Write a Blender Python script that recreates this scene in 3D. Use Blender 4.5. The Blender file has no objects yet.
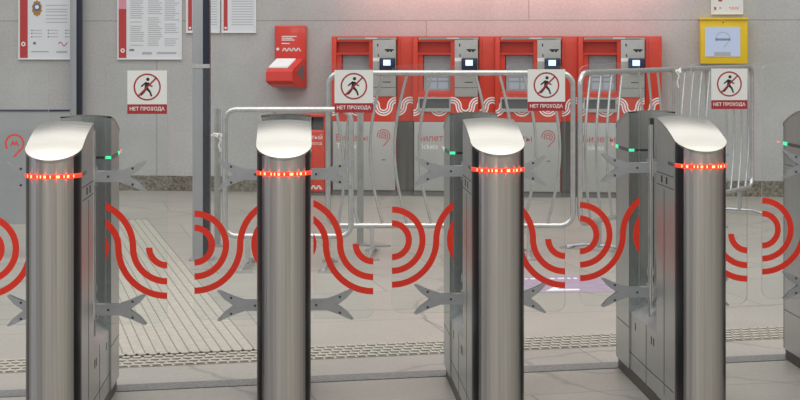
import bpy, math, random
from mathutils import Vector, Matrix
random.seed(7)
C = bpy.context.scene.collection
F, CX, YH, H = 1600.0, 400.0, 42.0, 1.4      # focal length in pixels, principal column, horizon row, eye height (m)
PI = math.pi

# ------------------------------------------------------------------ materials
def new_mat(name):
    m = bpy.data.materials.new(name); m.use_nodes = True
    return m, m.node_tree, m.node_tree.nodes['Principled BSDF']

def plain(name, col, rough=0.5, metal=0.0, noise=0.0, scale=20.0, spec=0.5, coat=0.0):
    m, nt, p = new_mat(name)
    p.inputs['Base Color'].default_value = (*col, 1)
    p.inputs['Roughness'].default_value = rough
    p.inputs['Metallic'].default_value = metal
    p.inputs['Specular IOR Level'].default_value = spec
    p.inputs['Coat Weight'].default_value = coat
    if noise:
        tc = nt.nodes.new('ShaderNodeTexCoord'); n = nt.nodes.new('ShaderNodeTexNoise')
        n.inputs['Scale'].default_value = scale; n.inputs['Detail'].default_value = 6
        r = nt.nodes.new('ShaderNodeValToRGB')
        a = [max(0, c * (1 - noise)) for c in col]; b = [min(1, c * (1 + noise)) for c in col]
        r.color_ramp.elements[0].position = 0.3; r.color_ramp.elements[1].position = 0.7
        r.color_ramp.elements[0].color = (*a, 1); r.color_ramp.elements[1].color = (*b, 1)
        nt.links.new(tc.outputs['Object'], n.inputs['Vector'])
        nt.links.new(n.outputs['Fac'], r.inputs['Fac'])
        nt.links.new(r.outputs['Color'], p.inputs['Base Color'])
    return m

def emit(name, col, strength):
    m, nt, p = new_mat(name)
    p.inputs['Base Color'].default_value = (*[c * .12 for c in col], 1)
    p.inputs['Emission Color'].default_value = (*col, 1)
    p.inputs['Emission Strength'].default_value = strength
    return m

def steel(name, col, rough, stretch=(140, 140, 1.2), var=0.12, aniso=0.0):
    """brushed stainless steel: fine vertical brushing that varies tone and roughness"""
    m, nt, p = new_mat(name)
    p.inputs['Metallic'].default_value = 1.0
    tc = nt.nodes.new('ShaderNodeTexCoord'); mp = nt.nodes.new('ShaderNodeMapping')
    mp.inputs['Scale'].default_value = stretch
    n = nt.nodes.new('ShaderNodeTexNoise'); n.inputs['Scale'].default_value = 1.0; n.inputs['Detail'].default_value = 4
    r = nt.nodes.new('ShaderNodeValToRGB')
    r.color_ramp.elements[0].position = .25; r.color_ramp.elements[1].position = .75
    r.color_ramp.elements[0].color = (*[c * (1 - var) for c in col], 1)
    r.color_ramp.elements[1].color = (*[min(1, c * (1 + var)) for c in col], 1)
    mr = nt.nodes.new('ShaderNodeMapRange')
    mr.inputs['To Min'].default_value = rough * .8; mr.inputs['To Max'].default_value = rough * 1.25
    L = nt.links.new
    if aniso:
        tg = nt.nodes.new('ShaderNodeTangent'); tg.direction_type = 'RADIAL'; tg.axis = 'Z'
        p.inputs['Anisotropic'].default_value = aniso
        p.inputs['Anisotropic Rotation'].default_value = .25
        L(tg.outputs['Tangent'], p.inputs['Tangent'])
    L(tc.outputs['Object'], mp.inputs['Vector']); L(mp.outputs['Vector'], n.inputs['Vector'])
    L(n.outputs['Fac'], r.inputs['Fac']); L(r.outputs['Color'], p.inputs['Base Color'])
    L(n.outputs['Fac'], mr.inputs['Value']); L(mr.outputs['Result'], p.inputs['Roughness'])
    return m

def glass(name, tint=(.97, .985, .98), refl=0.9, ior=1.45):
    m, nt, p = new_mat(name)
    nt.nodes.remove(p)
    out = nt.nodes['Material Output']
    t = nt.nodes.new('ShaderNodeBsdfTransparent'); t.inputs['Color'].default_value = (*tint, 1)
    g = nt.nodes.new('ShaderNodeBsdfGlossy'); g.inputs['Roughness'].default_value = .02
    g.inputs['Color'].default_value = (refl, refl, refl, 1)
    fr = nt.nodes.new('ShaderNodeFresnel'); fr.inputs['IOR'].default_value = ior
    mx = nt.nodes.new('ShaderNodeMixShader')
    L = nt.links.new
    L(fr.outputs['Fac'], mx.inputs['Fac']); L(t.outputs['BSDF'], mx.inputs[1]); L(g.outputs['BSDF'], mx.inputs[2])
    L(mx.outputs['Shader'], out.inputs['Surface'])
    return m

M = {}
M['steel'] = steel('brushed_steel', (.40, .385, .36), .36, aniso=.9)
M['steel_head'] = steel('brushed_steel_cover', (.43, .415, .375), .24, (2, 90, 90), .05)
M['steel_side'] = steel('satin_steel_panel', (.52, .53, .53), .34, (60, 60, 1.0), .10)
M['reflection_and_band'] = steel('edge_reflection_and_band_steel', (.10, .10, .11), .30, (120, 120, 1), .10)  # darker steel: side reflections painted on post edges; also unlit band segments
M['steel_mirror'] = steel('dark_polished_steel', (.46, .49, .49), .24, (30, 30, .6), .12)
M['steel_filler'] = steel('dark_filler_steel', (.15, .15, .145), .3, (30, 30, 1), .25)
M['gap'] = plain('dark_seam', (.03, .03, .03), .6)
M['toe'] = plain('toe_kick_brown', (.075, .065, .055), .45, 0.3, .2, 30)
M['glass'] = glass('clear_flap_glass')
M['glass_edge'] = plain('glass_edge', (.50, .57, .55), .15, 0, spec=.6)
M['wave'] = plain('red_vinyl', (.80, .030, .010), .5)
M['arm'] = plain('grey_cast_metal', (.37, .385, .40), .40, .35, .06, 40)
M['screw'] = plain('dark_screw', (.07, .07, .075), .4, .6)
M['sign_white'] = plain('sign_white', (.74, .76, .74), .5)
M['sign_red'] = plain('sign_red', (.36, .022, .030), .5)
M['black'] = plain('black_print', (.015, .018, .02), .5)
M['white'] = plain('white_print', (.80, .80, .80), .5)
M['led_red'] = emit('red_led_band', (1.0, .035, .012), 1.25)
M['led_hot'] = emit('red_led_point', (1.0, .42, .14), 2.6)
M['led_green'] = emit('green_led', (.05, .9, .38), 1.1)
M['red'] = plain('machine_red_paint', (.60, .040, .018), .35, 0, .05, 8, coat=.2)
M['red_deep'] = plain('machine_red_recess', (.50, .025, .012), .4, 0, .05, 8)
M['red_box'] = plain('leaflet_box_red', (.62, .035, .02), .22, 0, .03, 8, coat=.4)
M['grey_panel'] = plain('machine_grey_panel', (.40, .40, .39), .4, .25, .05, 30)
M['grey_door'] = plain('machine_grey_door', (.43, .43, .42), .38, .25, .04, 6)
M['grey_dark'] = plain('machine_tray_dark', (.10, .105, .11), .35, .3)
M['plinth'] = plain('plinth_grey', (.16, .155, .15), .6)
M['screen_off'] = plain('machine_screen', (.26, .25, .27), .15, 0, .12, 9, coat=.5)
M['screen_key'] = plain('machine_screen_block', (.36, .40, .48), .2)
M['screen_blue'] = emit('reader_screen', (.25, .45, 1.0), 3.0)
M['screen_white'] = emit('reader_screen_text', (.85, .92, 1.0), 2.0)
M['navy'] = plain('navy_glossy', (.012, .018, .045), .25, coat=.3)
M['galv'] = plain('galvanised_tube', (.54, .54, .54), .26, .8, .10, 14)
M['galv_flat'] = plain('galvanised_flat_bar', (.36, .36, .355), .38, .6, .12, 14)
M['tape'] = plain('white_tape', (.75, .74, .70), .7)
M['alu'] = plain('anodised_aluminium', (.37, .385, .41), .4, .5, .05, 5)
M['channel'] = plain('dark_blue_channel', (.016, .022, .04), .28, .2)
M['paper'] = plain('poster_paper', (.68, .71, .75), .35)
M['poster_frame'] = plain('poster_frame', (.78, .78, .78), .35, .2)
M['poster_red'] = plain('poster_red', (.46, .045, .05), .4)
M['poster_pink'] = plain('poster_pink', (.65, .28, .36), .4)
M['ink'] = plain('grey_ink', (.40, .41, .43), .5)
M['ink_dark'] = plain('dark_ink', (.18, .18, .20), .5)
M['gold'] = plain('emblem_gold', (.42, .22, .06), .4, .3)
M['emblem_blue'] = plain('emblem_blue', (.07, .14, .28), .4)
M['yellow'] = plain('yellow_paint', (.76, .52, .015), .38, 0, .04, 10)
M['screen_pale'] = emit('pale_screen', (.58, .68, .90), .50)
M['partition'] = plain('grey_partition_panel', (.30, .315, .33), .30, .1, .05, 3)
M['purple'] = plain('purple_floor_vinyl', (.33, .25, .34), .5, 0, .12, 10)
M['leaf_white'] = plain('leaflet_paper', (.82, .82, .82), .5)
M['groove'] = plain('tactile_groove', (.22, .20, .165), .8, 0, .2, 20)
M['tactile'] = plain('tactile_stone', (.375, .350, .295), .65, 0, .12, 25)
M['band'] = plain('dark_floor_band', (.155, .15, .145), .5, 0, .35, 60)

def granite():
    m, nt, p = new_mat('brown_granite')
    tc = nt.nodes.new('ShaderNodeTexCoord'); n = nt.nodes.new('ShaderNodeTexNoise')
    n.inputs['Scale'].default_value = 38; n.inputs['Detail'].default_value = 8; n.inputs['Roughness'].default_value = .75
    r = nt.nodes.new('ShaderNodeValToRGB')
    r.color_ramp.elements[0].position = .36; r.color_ramp.elements[0].color = (.05, .045, .038, 1)
    r.color_ramp.elements[1].position = .66; r.color_ramp.elements[1].color = (.30, .27, .215, 1)
    nt.links.new(tc.outputs['Object'], n.inputs['Vector']); nt.links.new(n.outputs['Fac'], r.inputs['Fac'])
    nt.links.new(r.outputs['Color'], p.inputs['Base Color']); p.inputs['Roughness'].default_value = .45
    return m
M['granite'] = granite()

def slabs(name, base, dark, seam, sx, sz, rot, off, rough, vein=0.0, plane='xy', seamw=.006, mottling=.5):
    """stone slabs: brick-pattern joints over a cloudy, veined stone"""
    m, nt, p = new_mat(name)
    L = nt.links.new
    tc = nt.nodes.new('ShaderNodeTexCoord'); mp = nt.nodes.new('ShaderNodeMapping')
    if plane == 'xz':
        sep = nt.nodes.new('ShaderNodeSeparateXYZ'); cmb = nt.nodes.new('ShaderNodeCombineXYZ')
        L(tc.outputs['Object'], sep.inputs[0]); L(sep.outputs['X'], cmb.inputs['X']); L(sep.outputs['Z'], cmb.inputs['Y'])
        L(cmb.outputs[0], mp.inputs['Vector'])
    else:
        L(tc.outputs['Object'], mp.inputs['Vector'])
    mp.inputs['Rotation'].default_value = (0, 0, rot); mp.inputs['Location'].default_value = (*off, 0)
    br = nt.nodes.new('ShaderNodeTexBrick')
    br.offset = 0.37; br.inputs['Scale'].default_value = 1.0
    br.inputs['Brick Width'].default_value = sx; br.inputs['Row Height'].default_value = sz
    br.inputs['Mortar Size'].default_value = seamw; br.inputs['Mortar Smooth'].default_value = .3
    br.inputs['Color1'].default_value = (1, 1, 1, 1); br.inputs['Color2'].default_value = (.90, .90, .90, 1)
    br.inputs['Mortar'].default_value = (seam, seam, seam, 1)
    L(mp.outputs['Vector'], br.inputs['Vector'])
    n = nt.nodes.new('ShaderNodeTexNoise'); n.inputs['Scale'].default_value = 1.7; n.inputs['Detail'].default_value = 9
    n.inputs['Roughness'].default_value = .62
    L(tc.outputs['Object'], n.inputs['Vector'])
    r = nt.nodes.new('ShaderNodeValToRGB')
    r.color_ramp.elements[0].position = .5 - mottling * .5; r.color_ramp.elements[1].position = .5 + mottling * .5
    r.color_ramp.elements[0].color = (*dark, 1); r.color_ramp.elements[1].color = (*base, 1)
    L(n.outputs['Fac'], r.inputs['Fac'])
    mul = nt.nodes.new('ShaderNodeMix'); mul.data_type = 'RGBA'; mul.blend_type = 'MULTIPLY'
    mul.inputs['Factor'].default_value = 1
    L(r.outputs['Color'], mul.inputs['A']); L(br.outputs['Color'], mul.inputs['B'])
    col = mul.outputs['Result']
    if vein:
        w = nt.nodes.new('ShaderNodeTexVoronoi'); w.feature = 'DISTANCE_TO_EDGE'; w.inputs['Scale'].default_value = .9
        nn = nt.nodes.new('ShaderNodeTexNoise'); nn.inputs['Scale'].default_value = 2.5; nn.inputs['Detail'].default_value = 5
        mv = nt.nodes.new('ShaderNodeMix'); mv.data_type = 'VECTOR'; mv.inputs['Factor'].default_value = .22
        L(tc.outputs['Object'], nn.inputs['Vector'])
        L(tc.outputs['Object'], mv.inputs['A']); L(nn.outputs['Color'], mv.inputs['B']); L(mv.outputs['Result'], w.inputs['Vector'])
        rv = nt.nodes.new('ShaderNodeValToRGB')
        rv.color_ramp.elements[0].position = 0; rv.color_ramp.elements[1].position = .012
        rv.color_ramp.elements[0].color = (1 - vein,) * 3 + (1,); rv.color_ramp.elements[1].color = (1, 1, 1, 1)
        L(w.outputs['Distance'], rv.inputs['Fac'])
        m2 = nt.nodes.new('ShaderNodeMix'); m2.data_type = 'RGBA'; m2.blend_type = 'MULTIPLY'; m2.inputs['Factor'].default_value = 1
        L(col, m2.inputs['A']); L(rv.outputs['Color'], m2.inputs['B']); col = m2.outputs['Result']
    # fine grain
    f = nt.nodes.new('ShaderNodeTexNoise'); f.inputs['Scale'].default_value = 45; f.inputs['Detail'].default_value = 4
    L(tc.outputs['Object'], f.inputs['Vector'])
    rf = nt.nodes.new('ShaderNodeValToRGB')
    rf.color_ramp.elements[0].position = .3; rf.color_ramp.elements[0].color = (.86, .86, .85, 1)
    rf.color_ramp.elements[1].position = .7; rf.color_ramp.elements[1].color = (1, 1, 1, 1)
    L(f.outputs['Fac'], rf.inputs['Fac'])
    m3 = nt.nodes.new('ShaderNodeMix'); m3.data_type = 'RGBA'; m3.blend_type = 'MULTIPLY'; m3.inputs['Factor'].default_value = 1
    L(col, m3.inputs['A']); L(rf.outputs['Color'], m3.inputs['B'])
    L(m3.outputs['Result'], p.inputs['Base Color'])
    p.inputs['Roughness'].default_value = rough
    return m
ROW = math.atan(.225)                                   # the rows of floor bands run to the right and away
M['floor'] = slabs('pale_floor_stone', (.415, .385, .335), (.335, .315, .28), .55, 1.35, .9, -ROW, (.3, .22), .38, .35, seamw=.005)
M['wall'] = slabs('grey_wall_stone', (.53, .53, .53), (.42, .422, .425), .66, 2.55, 1.62, 0, (1.05, .02), .6, 0, 'xz', .006)

# ------------------------------------------------------------------ mesh builder
class MB:
    def __init__(s): s.v, s.f, s.m, s.s = [], [], [], []
    def add(s, vs, fs, mi=0, smooth=False):
        b = len(s.v); s.v += [tuple(p) for p in vs]
        for f in fs: s.f.append([b + i for i in f]); s.m.append(mi); s.s.append(smooth)
    def box(s, x0, x1, y0, y1, z0, z1, mi=0, bev=0.0):
        if bev <= 0:
            vs = [(x0,y0,z0),(x1,y0,z0),(x1,y1,z0),(x0,y1,z0),(x0,y0,z1),(x1,y0,z1),(x1,y1,z1),(x0,y1,z1)]
            s.add(vs, [(0,3,2,1),(4,5,6,7),(0,1,5,4),(1,2,6,5),(2,3,7,6),(3,0,4,7)], mi)
        else:
            import bmesh
            bm = bmesh.new(); bmesh.ops.create_cube(bm, size=1)
            for v in bm.verts:
                v.co = Vector(((x0+x1)/2 + v.co.x*(x1-x0), (y0+y1)/2 + v.co.y*(y1-y0), (z0+z1)/2 + v.co.z*(z1-z0)))
            bmesh.ops.bevel(bm, geom=bm.edges[:], offset=bev, segments=3, profile=.5, affect='EDGES')
            bm.verts.index_update()
            s.add([v.co[:] for v in bm.verts], [[v.index for v in f.verts] for f in bm.faces], mi, True)
            bm.free()
    def prism(s, poly, a0, a1, axis='z', mi=0, smooth=False, caps=True):
        """extrude a CCW polygon; axis z: (x,y) poly; y: (x,z) poly; x: (y,z) poly. a0<a1"""
        n = len(poly)
        def P(p, a): return {'z': (p[0], p[1], a), 'y': (p[0], a, p[1]), 'x': (a, p[0], p[1])}[axis]
        vs = [P(p, a0) for p in poly] + [P(p, a1) for p in poly]
        fl = axis == 'y'
        for i in range(n):
            j = (i + 1) % n; q = [i, j, n + j, n + i]
            s.add([], [], mi)
            s_f = q[::-1] if fl else q
            if i == 0: base = len(s.v); s.v += vs
            s.f.append([base + k for k in s_f]); s.m.append(mi); s.s.append(smooth)
        if caps:
            c0 = list(range(n)); c1 = list(range(n, 2 * n))
            if not fl: c0 = c0[::-1]
            else: c1 = c1[::-1]
            for c in (c0, c1): s.f.append([base + k for k in c]); s.m.append(mi); s.s.append(False)
    def flat(s, poly, y, mi=0):
        s.add([(p[0], y, p[1]) for p in poly], [list(range(len(poly)))], mi)
    def ribbon(s, pts, w, y, mi=0, closed=False):
        n = len(pts); L, R = [], []
        for i in range(n):
            a = pts[i - 1] if (i or closed) else pts[i]; b = pts[(i + 1) % n] if (i < n - 1 or closed) else pts[i]
            dx, dz = b[0] - a[0], b[1] - a[1]; l = math.hypot(dx, dz) or 1
            nx, nz = -dz / l * w / 2, dx / l * w / 2
            L.append((pts[i][0] + nx, y, pts[i][1] + nz)); R.append((pts[i][0] - nx, y, pts[i][1] - nz))
        k = n if closed else n - 1
        s.add(L + R, [(i, n + i, n + (i + 1) % n, (i + 1) % n) for i in range(k)], mi)
    def disc(s, cx, cz, r, y, mi=0, n=24):
        s.flat([(cx + r * math.cos(2*PI*i/n), cz + r * math.sin(2*PI*i/n)) for i in range(n)], y, mi)
    def tube(s, pts, r, mi=0, seg=10, closed=False):
        pts = [Vector(p) for p in pts]; n = len(pts); rings = []
        t0 = (pts[1] - pts[0]).normalized()
        up = Vector((0, 0, 1)) if abs(t0.z) < .9 else Vector((1, 0, 0))
        u = t0.cross(up).normalized()
        for i in range(n):
            a = pts[i - 1] if (i or closed) else pts[i]; b = pts[(i + 1) % n] if (i < n - 1 or closed) else pts[i]
            t = (b - a).normalized(); u = (u - t * u.dot(t)).normalized(); w = t.cross(u)
            rings.append([pts[i] + (u * math.cos(2*PI*k/seg) + w * math.sin(2*PI*k/seg)) * r for k in range(seg)])
        vs = [p[:] for ring in rings for p in ring]; fs = []
        for i in range(n if closed else n - 1):
            j = (i + 1) % n
            for k in range(seg):
                l = (k + 1) % seg
                fs.append((i*seg+k, i*seg+l, j*seg+l, j*seg+k))
        if not closed: fs += [tuple(range(seg))[::-1], tuple((n-1)*seg + k for k in range(seg))]
        s.add(vs, fs, mi, True)
    def mesh(s, vs, fs, mi=0): s.add(vs, fs, mi)
    def build(s, name, mats, parent=None, loc=(0, 0, 0), rz=0.0):
        me = bpy.data.meshes.new(name); me.from_pydata(s.v, [], s.f)
        if not isinstance(mats, (list, tuple)): mats = [mats]
        for k in mats: me.materials.append(M[k])
        me.polygons.foreach_set('material_index', s.m); me.polygons.foreach_set('use_smooth', s.s)
        me.update()
        if any(s.s):
            try: me.set_sharp_from_angle(angle=math.radians(40))
            except Exception: pass
        o = bpy.data.objects.new(name, me); C.objects.link(o)
        o.parent = parent; o.location = loc; o.rotation_euler = (0, 0, rz)
        return o

def tag(o, label, cat, group=None):
    o['label'] = label; o['category'] = cat
    if group: o['group'] = group
    return o
def thing(name, label, cat, loc=(0, 0, 0), rz=0, group=None):
    o = bpy.data.objects.new(name, None); C.objects.link(o); o.empty_display_size = .1
    o.location = loc; o.rotation_euler = (0, 0, rz)
    return tag(o, label, cat, group)
def struct(o): o['kind'] = 'structure'; return o
def copy_tree(o, parent=None):
    c = o.copy(); C.objects.link(c); c.parent = parent
    for ch in list(o.children): copy_tree(ch, c)
    return c

_tc = {}
def text_geo(body, width=None, height=None, bold=False):
    """flat letter shapes, lower left at the origin, as (x, z) verts and faces"""
    key = (body, bold)
    if key not in _tc:
        cu = bpy.data.curves.new('lettering', 'FONT'); cu.body = body; cu.size = 1
        cu.resolution_u = 3
        if bold: cu.offset = .022
        ob = bpy.data.objects.new('lettering', cu); C.objects.link(ob)
        dg = bpy.context.evaluated_depsgraph_get()
        me = bpy.data.meshes.new_from_object(ob.evaluated_get(dg))
        vs = [(v.co.x, v.co.y) for v in me.vertices]; fs = [list(p.vertices) for p in me.polygons]
        bpy.data.objects.remove(ob); bpy.data.curves.remove(cu); bpy.data.meshes.remove(me)
        _tc[key] = (vs, fs)
    vs, fs = _tc[key]
    x0 = min(v[0] for v in vs); x1 = max(v[0] for v in vs); z0 = min(v[1] for v in vs); z1 = max(v[1] for v in vs)
    sx = (width / (x1 - x0)) if width else None; sz = (height / (z1 - z0)) if height else None
    sx = sx or sz; sz = sz or sx
    return [((v[0] - x0) * sx, (v[1] - z0) * sz) for v in vs], fs
def put_text(mb, body, x, z, y, width=None, height=None, mi=0, bold=False):
    vs, fs = text_geo(body, width, height, bold)
    mb.add([(x + a, y, z + b) for a, b in vs], fs, mi)

def arc(cx, cz, r, a0, a1, n=28):
    return [(cx + r * math.cos(math.radians(a0 + (a1 - a0) * i / n)), cz + r * math.sin(math.radians(a0 + (a1 - a0) * i / n))) for i in range(n + 1)]
def clip_ribbon(mb, pts, w, y, x0, x1, mi=0):
    """ribbon along pts, trimmed straight at the columns x0 and x1"""
    n = len(pts); E = []
    for i in range(n):
        a, b = pts[max(i - 1, 0)], pts[min(i + 1, n - 1)]
        dx, dz = b[0] - a[0], b[1] - a[1]; l = math.hypot(dx, dz) or 1
        nx, nz = -dz / l * w / 2, dx / l * w / 2
        E.append(((pts[i][0] + nx, pts[i][1] + nz), (pts[i][0] - nx, pts[i][1] - nz)))
    for i in range(n - 1):
        poly = [E[i][0], E[i][1], E[i+1][1], E[i+1][0]]
        for lim, sg in ((x0, 1), (x1, -1)):
            out = []
            for k in range(len(poly)):
                p, q = poly[k], poly[(k + 1) % len(poly)]
                ip, iq = (p[0] - lim) * sg >= 0, (q[0] - lim) * sg >= 0
                if ip: out.append(p)
                if ip != iq:
                    t = (lim - p[0]) / (q[0] - p[0]); out.append((lim, p[1] + (q[1] - p[1]) * t))
            poly = out
            if len(poly) < 3: break
        if len(poly) >= 3: mb.flat(poly, y, mi)

def px(x, y, d): return ((x - CX) * d / F, d, H - (y - YH) * d / F)
def ground(x, y):
    d = H * F / (y - YH); return ((x - CX) * d / F, d)

# ------------------------------------------------------------------ setting
WS = -.104                                               # the far wall comes a little nearer to the right
WX, WY = (155 - CX) * (H * F / (190.6 - YH)) / F, H * F / (190.6 - YH)
WR = math.atan(WS)
def wall_at(pxx, off=0.0):
    """point on the wall (moved off metres toward the viewer) seen in pixel column pxx"""
    k = (pxx - CX) / F
    oy = -off * math.cos(WR); ox = off * math.sin(WR)
    # y = WY + oy + WS*(x - WX - ox), x = k*y
    y = (WY + oy - WS * (WX + ox)) / (1 - WS * k)
    return (k * y, y)

b = MB(); b.add([(-22, -14, 0), (22, -14, 0), (22, 19, 0), (-22, 19, 0)], [(0, 1, 2, 3)])
struct(b.build('floor', 'floor'))
b = MB(); b.box(-9, 9, 0, .3, 0, 5.2)
struct(b.build('wall_back', 'wall', None, (WX + 2, WY + WS * 2, 0), WR))
b = MB(); b.box(-9, 9, -.02, 0, 0, .142)
struct(b.build('baseboard_back', 'granite', None, (WX + 2, WY + WS * 2, 0), WR))

rowv = Vector((math.cos(ROW), math.sin(ROW))); perp = Vector((-math.sin(ROW), math.cos(ROW)))
# dark stone band across the floor
b = MB()
g0, g1 = ground(0, 397.6), ground(0, 391)
wband = (Vector(g1) - Vector(g0)).dot(perp)
b.box(-2.5, 6, 0, wband, 0, .003)
struct(b.build('trim_1', 'band', None, (*g0, 0), ROW))
# tactile warning strip: rows of short raised bars
g0, g1 = ground(0, 373.5), ground(0, 360)
ws = (Vector(g1) - Vector(g0)).dot(perp)
b = MB(); b.box(-2.5, 6, 0, ws, 0, .002, 0)
rows = 5
for r in range(rows):
    y0 = (r + .18) * ws / rows
    x = -2.4 + (.022 if r % 2 else 0)
    while x < 5.9:
        b.box(x, x + .034, y0, y0 + ws / rows * .55, .002, .0075, 0)
        b.box(x - .004, x + .036, y0 - .008, y0, .002, .0026, 1)
        x += .0475
struct(b.build('trim_2', ['tactile', 'groove'], None, (*g0, 0), ROW))
# guiding strip with long grooves, running away to the left
gr, gt = Vector(ground(257, 352)), Vector(ground(147, 219))
gd = (gt - gr); gl = gd.length; ga = math.atan2(-gd.x, gd.y)
b = MB(); W_ = .80
b.box(-W_, 0, 0, gl, 0, .002, 0)
k = 0
x = 0.0
while x > -W_ + .01:
    b.box(x - .0055, x, .05, gl, .002, .0032, 1)
    x -= .049
b.box(-W_, 0, gl - .02, gl, .002, .0032, 1)
struct(b.build('trim_3', ['tactile', 'groove'], None, (gr.x, gr.y, 0), ga))

# purple floor sticker with a white arrow
p0 = Vector(ground(470, 294)); p1 = Vector(ground(618, 292))
b = MB()
wS = (p1 - p0).length; hS = .62; sa = math.atan2(p1.y - p0.y, p1.x - p0.x)
def fl(mb, poly, z, mi): mb.add([(a, c, z) for a, c in poly], [list(range(len(poly)))], mi)
b.box(0, wS, 0, hS, 0, .0015, 0)
fl(b, [(.52*wS, .06), (.76*wS, .07), (.77*wS, .12), (.62*wS, .13), (.70*wS, .24), (.64*wS, .25)], .002, 1)
x = .05
while x < wS - .08:
    l = random.uniform(.015, .045)
    fl(b, [(x, hS-.12), (x + l, hS-.12), (x + l, hS-.07), (x, hS-.07)], .002, 1); x += l + .018
tag(b.build('floor_sticker', ['purple', 'white'], None, (p0.x, p0.y, 0), sa),
    'purple floor sticker with a white arrow, on the stone beyond the third passage', 'floor sticker')

# ------------------------------------------------------------------ ticket gate
WF, WB, YI, YR0, YR = .0925, .0965, .30, .80, 1.06
Z0 = .05
def top_z(t): return 1.008 + .425 * t - .420 * t * t       # height of the sloping cover, t from its outer tip
def cabinet(front, n=24):
    w = WF if front else WB
    ang = [math.radians(180 + 180 * i / n) for i in range(n + 1)]
    pl = [(w * math.cos(a), w * math.sin(a)) for a in ang]      # left .. outer tip .. right
    depth = YI if front else YR - YR0
    pl = [(-w, depth * (1 - i / 6)) for i in range(6)] + pl + [(w, depth * (i + 1) / 6) for i in range(6)]
    return w, depth, pl
def build_cabinet(front, gate):
    w, depth, pl = cabinet(front)
    T = (lambda p: (p[0], p[1], p[2])) if front else (lambda p: (-p[0], YR - p[1], p[2]))
    b = MB(); n = len(pl)
    lo = [T((x, y, Z0)) for x, y in pl]; hi = [T((x, y, top_z((y + w) * (.4 / (depth + w))))) for x, y in pl]
    sides = []
    for i in range(n - 1):
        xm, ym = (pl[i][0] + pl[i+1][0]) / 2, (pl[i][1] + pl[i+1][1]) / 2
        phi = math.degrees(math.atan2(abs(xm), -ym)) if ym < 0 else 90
        mi = 2 if ym > 0 else (1 if phi > 51 else 0)  # dark reflections painted onto the outer edges of the round end
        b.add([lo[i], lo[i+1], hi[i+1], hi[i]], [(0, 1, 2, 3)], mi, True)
    # inner face, split by the pivot slot
    a, c, d, e = lo[0], lo[-1], hi[-1], hi[0]
    b.add([a, c, d, e], [(0, 3, 2, 1)], 3)
    b.add(hi, [list(range(n))], 2)
    ys = YI if front else YR0
    sg = 1 if front else -1
    # slot fin in the inner face, seams and reader slots on the flanks
    b.box(-.006, .006, min(ys, ys + sg*.012), max(ys, ys + sg*.012), .30, 1.085, 4)
    for sx in (-1, 1):
        xx = sx * w
        ya, yb = (.02, YI) if front else (YR0, YR - .02)
        for z in ((.86, .905) if front else (.86,)):
            b.box(min(xx, xx + sx*.0008), max(xx, xx + sx*.0008), ya, yb, z, z + .003, 4)
        if front:
            for yy in (.12, .20):
                b.box(min(xx, xx + sx*.001), max(xx, xx + sx*.001), yy, yy + .022, .872, .898, 4)
            b.box(min(xx, xx + sx*.0008), max(xx, xx + sx*.0008), .17, .174, .08, .85, 4)
            b.box(min(xx, xx + sx*.0008), max(xx, xx + sx*.0008), .02, .30, .12, .1225, 4)
        else:
            b.box(min(xx, xx + sx*.0008), max(xx, xx + sx*.0008), YR0, YR, .22, .223, 4)
    me = b.build('front_cabinet' if front else 'rear_cabinet', ['steel', 'reflection_and_band', 'steel_side', 'steel_mirror', 'gap'], gate)
    # sloping cover plate with a folded rim
    c = MB(); ow = w + .0025; k = ow / w
    nl = 22
    # grid across the plate so that its gentle curve shades smoothly
    ts = [(i / nl) ** 2.2 for i in range(nl + 1)]
    grid = []
    for t in ts:
        y = -ow + t * (depth + ow)
        hw = ow if y >= 0 else math.sqrt(max(ow*ow - y*y, 1e-8))
        row = []
        for q in range(9):
            x = hw * (q / 4 - 1)
            camber = .007 * (1 - (x / ow) ** 2)
            row.append(T((x, y, top_z((y + w) * (.4 / (depth + w))) + .001 + camber * t)))
        grid.append(row)
    vs = [p for r in grid for p in r]; fs = []
    for i in range(nl):
        for j in range(8):
            fs.append((i*9+j, i*9+j+1, (i+1)*9+j+1, (i+1)*9+j))
    nv = len(vs); vs += [(p[0], p[1], p[2] - .007) for p in vs]
    fs += [tuple(nv + q for q in f[::-1]) for f in fs[:]]
    c.add(vs, fs, 0, True)
    loop = [i*9 for i in range(nl, -1, -1)] + list(range(1, 9)) + [i*9+8 for i in range(1, nl+1)] + [nl*9+q for q in range(7, 0, -1)]
    rim = []
    for i in range(len(loop)):
        a, d = loop[i], loop[(i + 1) % len(loop)]
        rim.append((a, nv + a, nv + d, d))
    b0 = len(c.v) - len(vs)
    for f in rim: c.f.append([b0 + q for q in f]); c.m.append(0); c.s.append(False)
    # inner gable closing the camber
    o = c.build('sloping_cover', 'steel_head', gate); o['label'] = 'sloping brushed steel cover plate'
    # indicator band
    d = MB(); zb, zt = .9455, .9605
    oo = w + .0028
    NS = 72
    ang = [math.radians(180 + 180 * i / NS) for i in range(NS + 1)]
    ring = [(oo * math.cos(a), oo * math.sin(a)) for a in ang]
    ring = [(-oo, .10), (-oo, .05)] + ring + [(oo, .05), (oo, .10)]
    hot = {13, 18, 19, 25, 28, 31, 32, 36, 41, 42, 43, 47, 50, 51, 56} if front else set()
    for i in range(len(ring) - 1):
        (xa, ya), (xb, yb) = ring[i], ring[i+1]
        ii = i - 2
        if front: mi = 1 if ii in hot else (0 if 2 <= ii <= 69 else 2)
        else: mi = 0 if (i < 20 or i > 57) and i % 5 else 2
        q = 1 - .0026 / w
        P = [T((xa, ya, zb + .003)), T((xb, yb, zb + .003)), T((xb, yb, zt - .003)), T((xa, ya, zt - .003))]
        ia, ib = T((xa*q, ya*q if ya < 0 else ya, zt)), T((xb*q, yb*q if yb < 0 else yb, zt))
        ja, jb = T((xa*q, ya*q if ya < 0 else ya, zb)), T((xb*q, yb*q if yb < 0 else yb, zb))
        m2 = 0 if mi == 1 else mi
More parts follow.
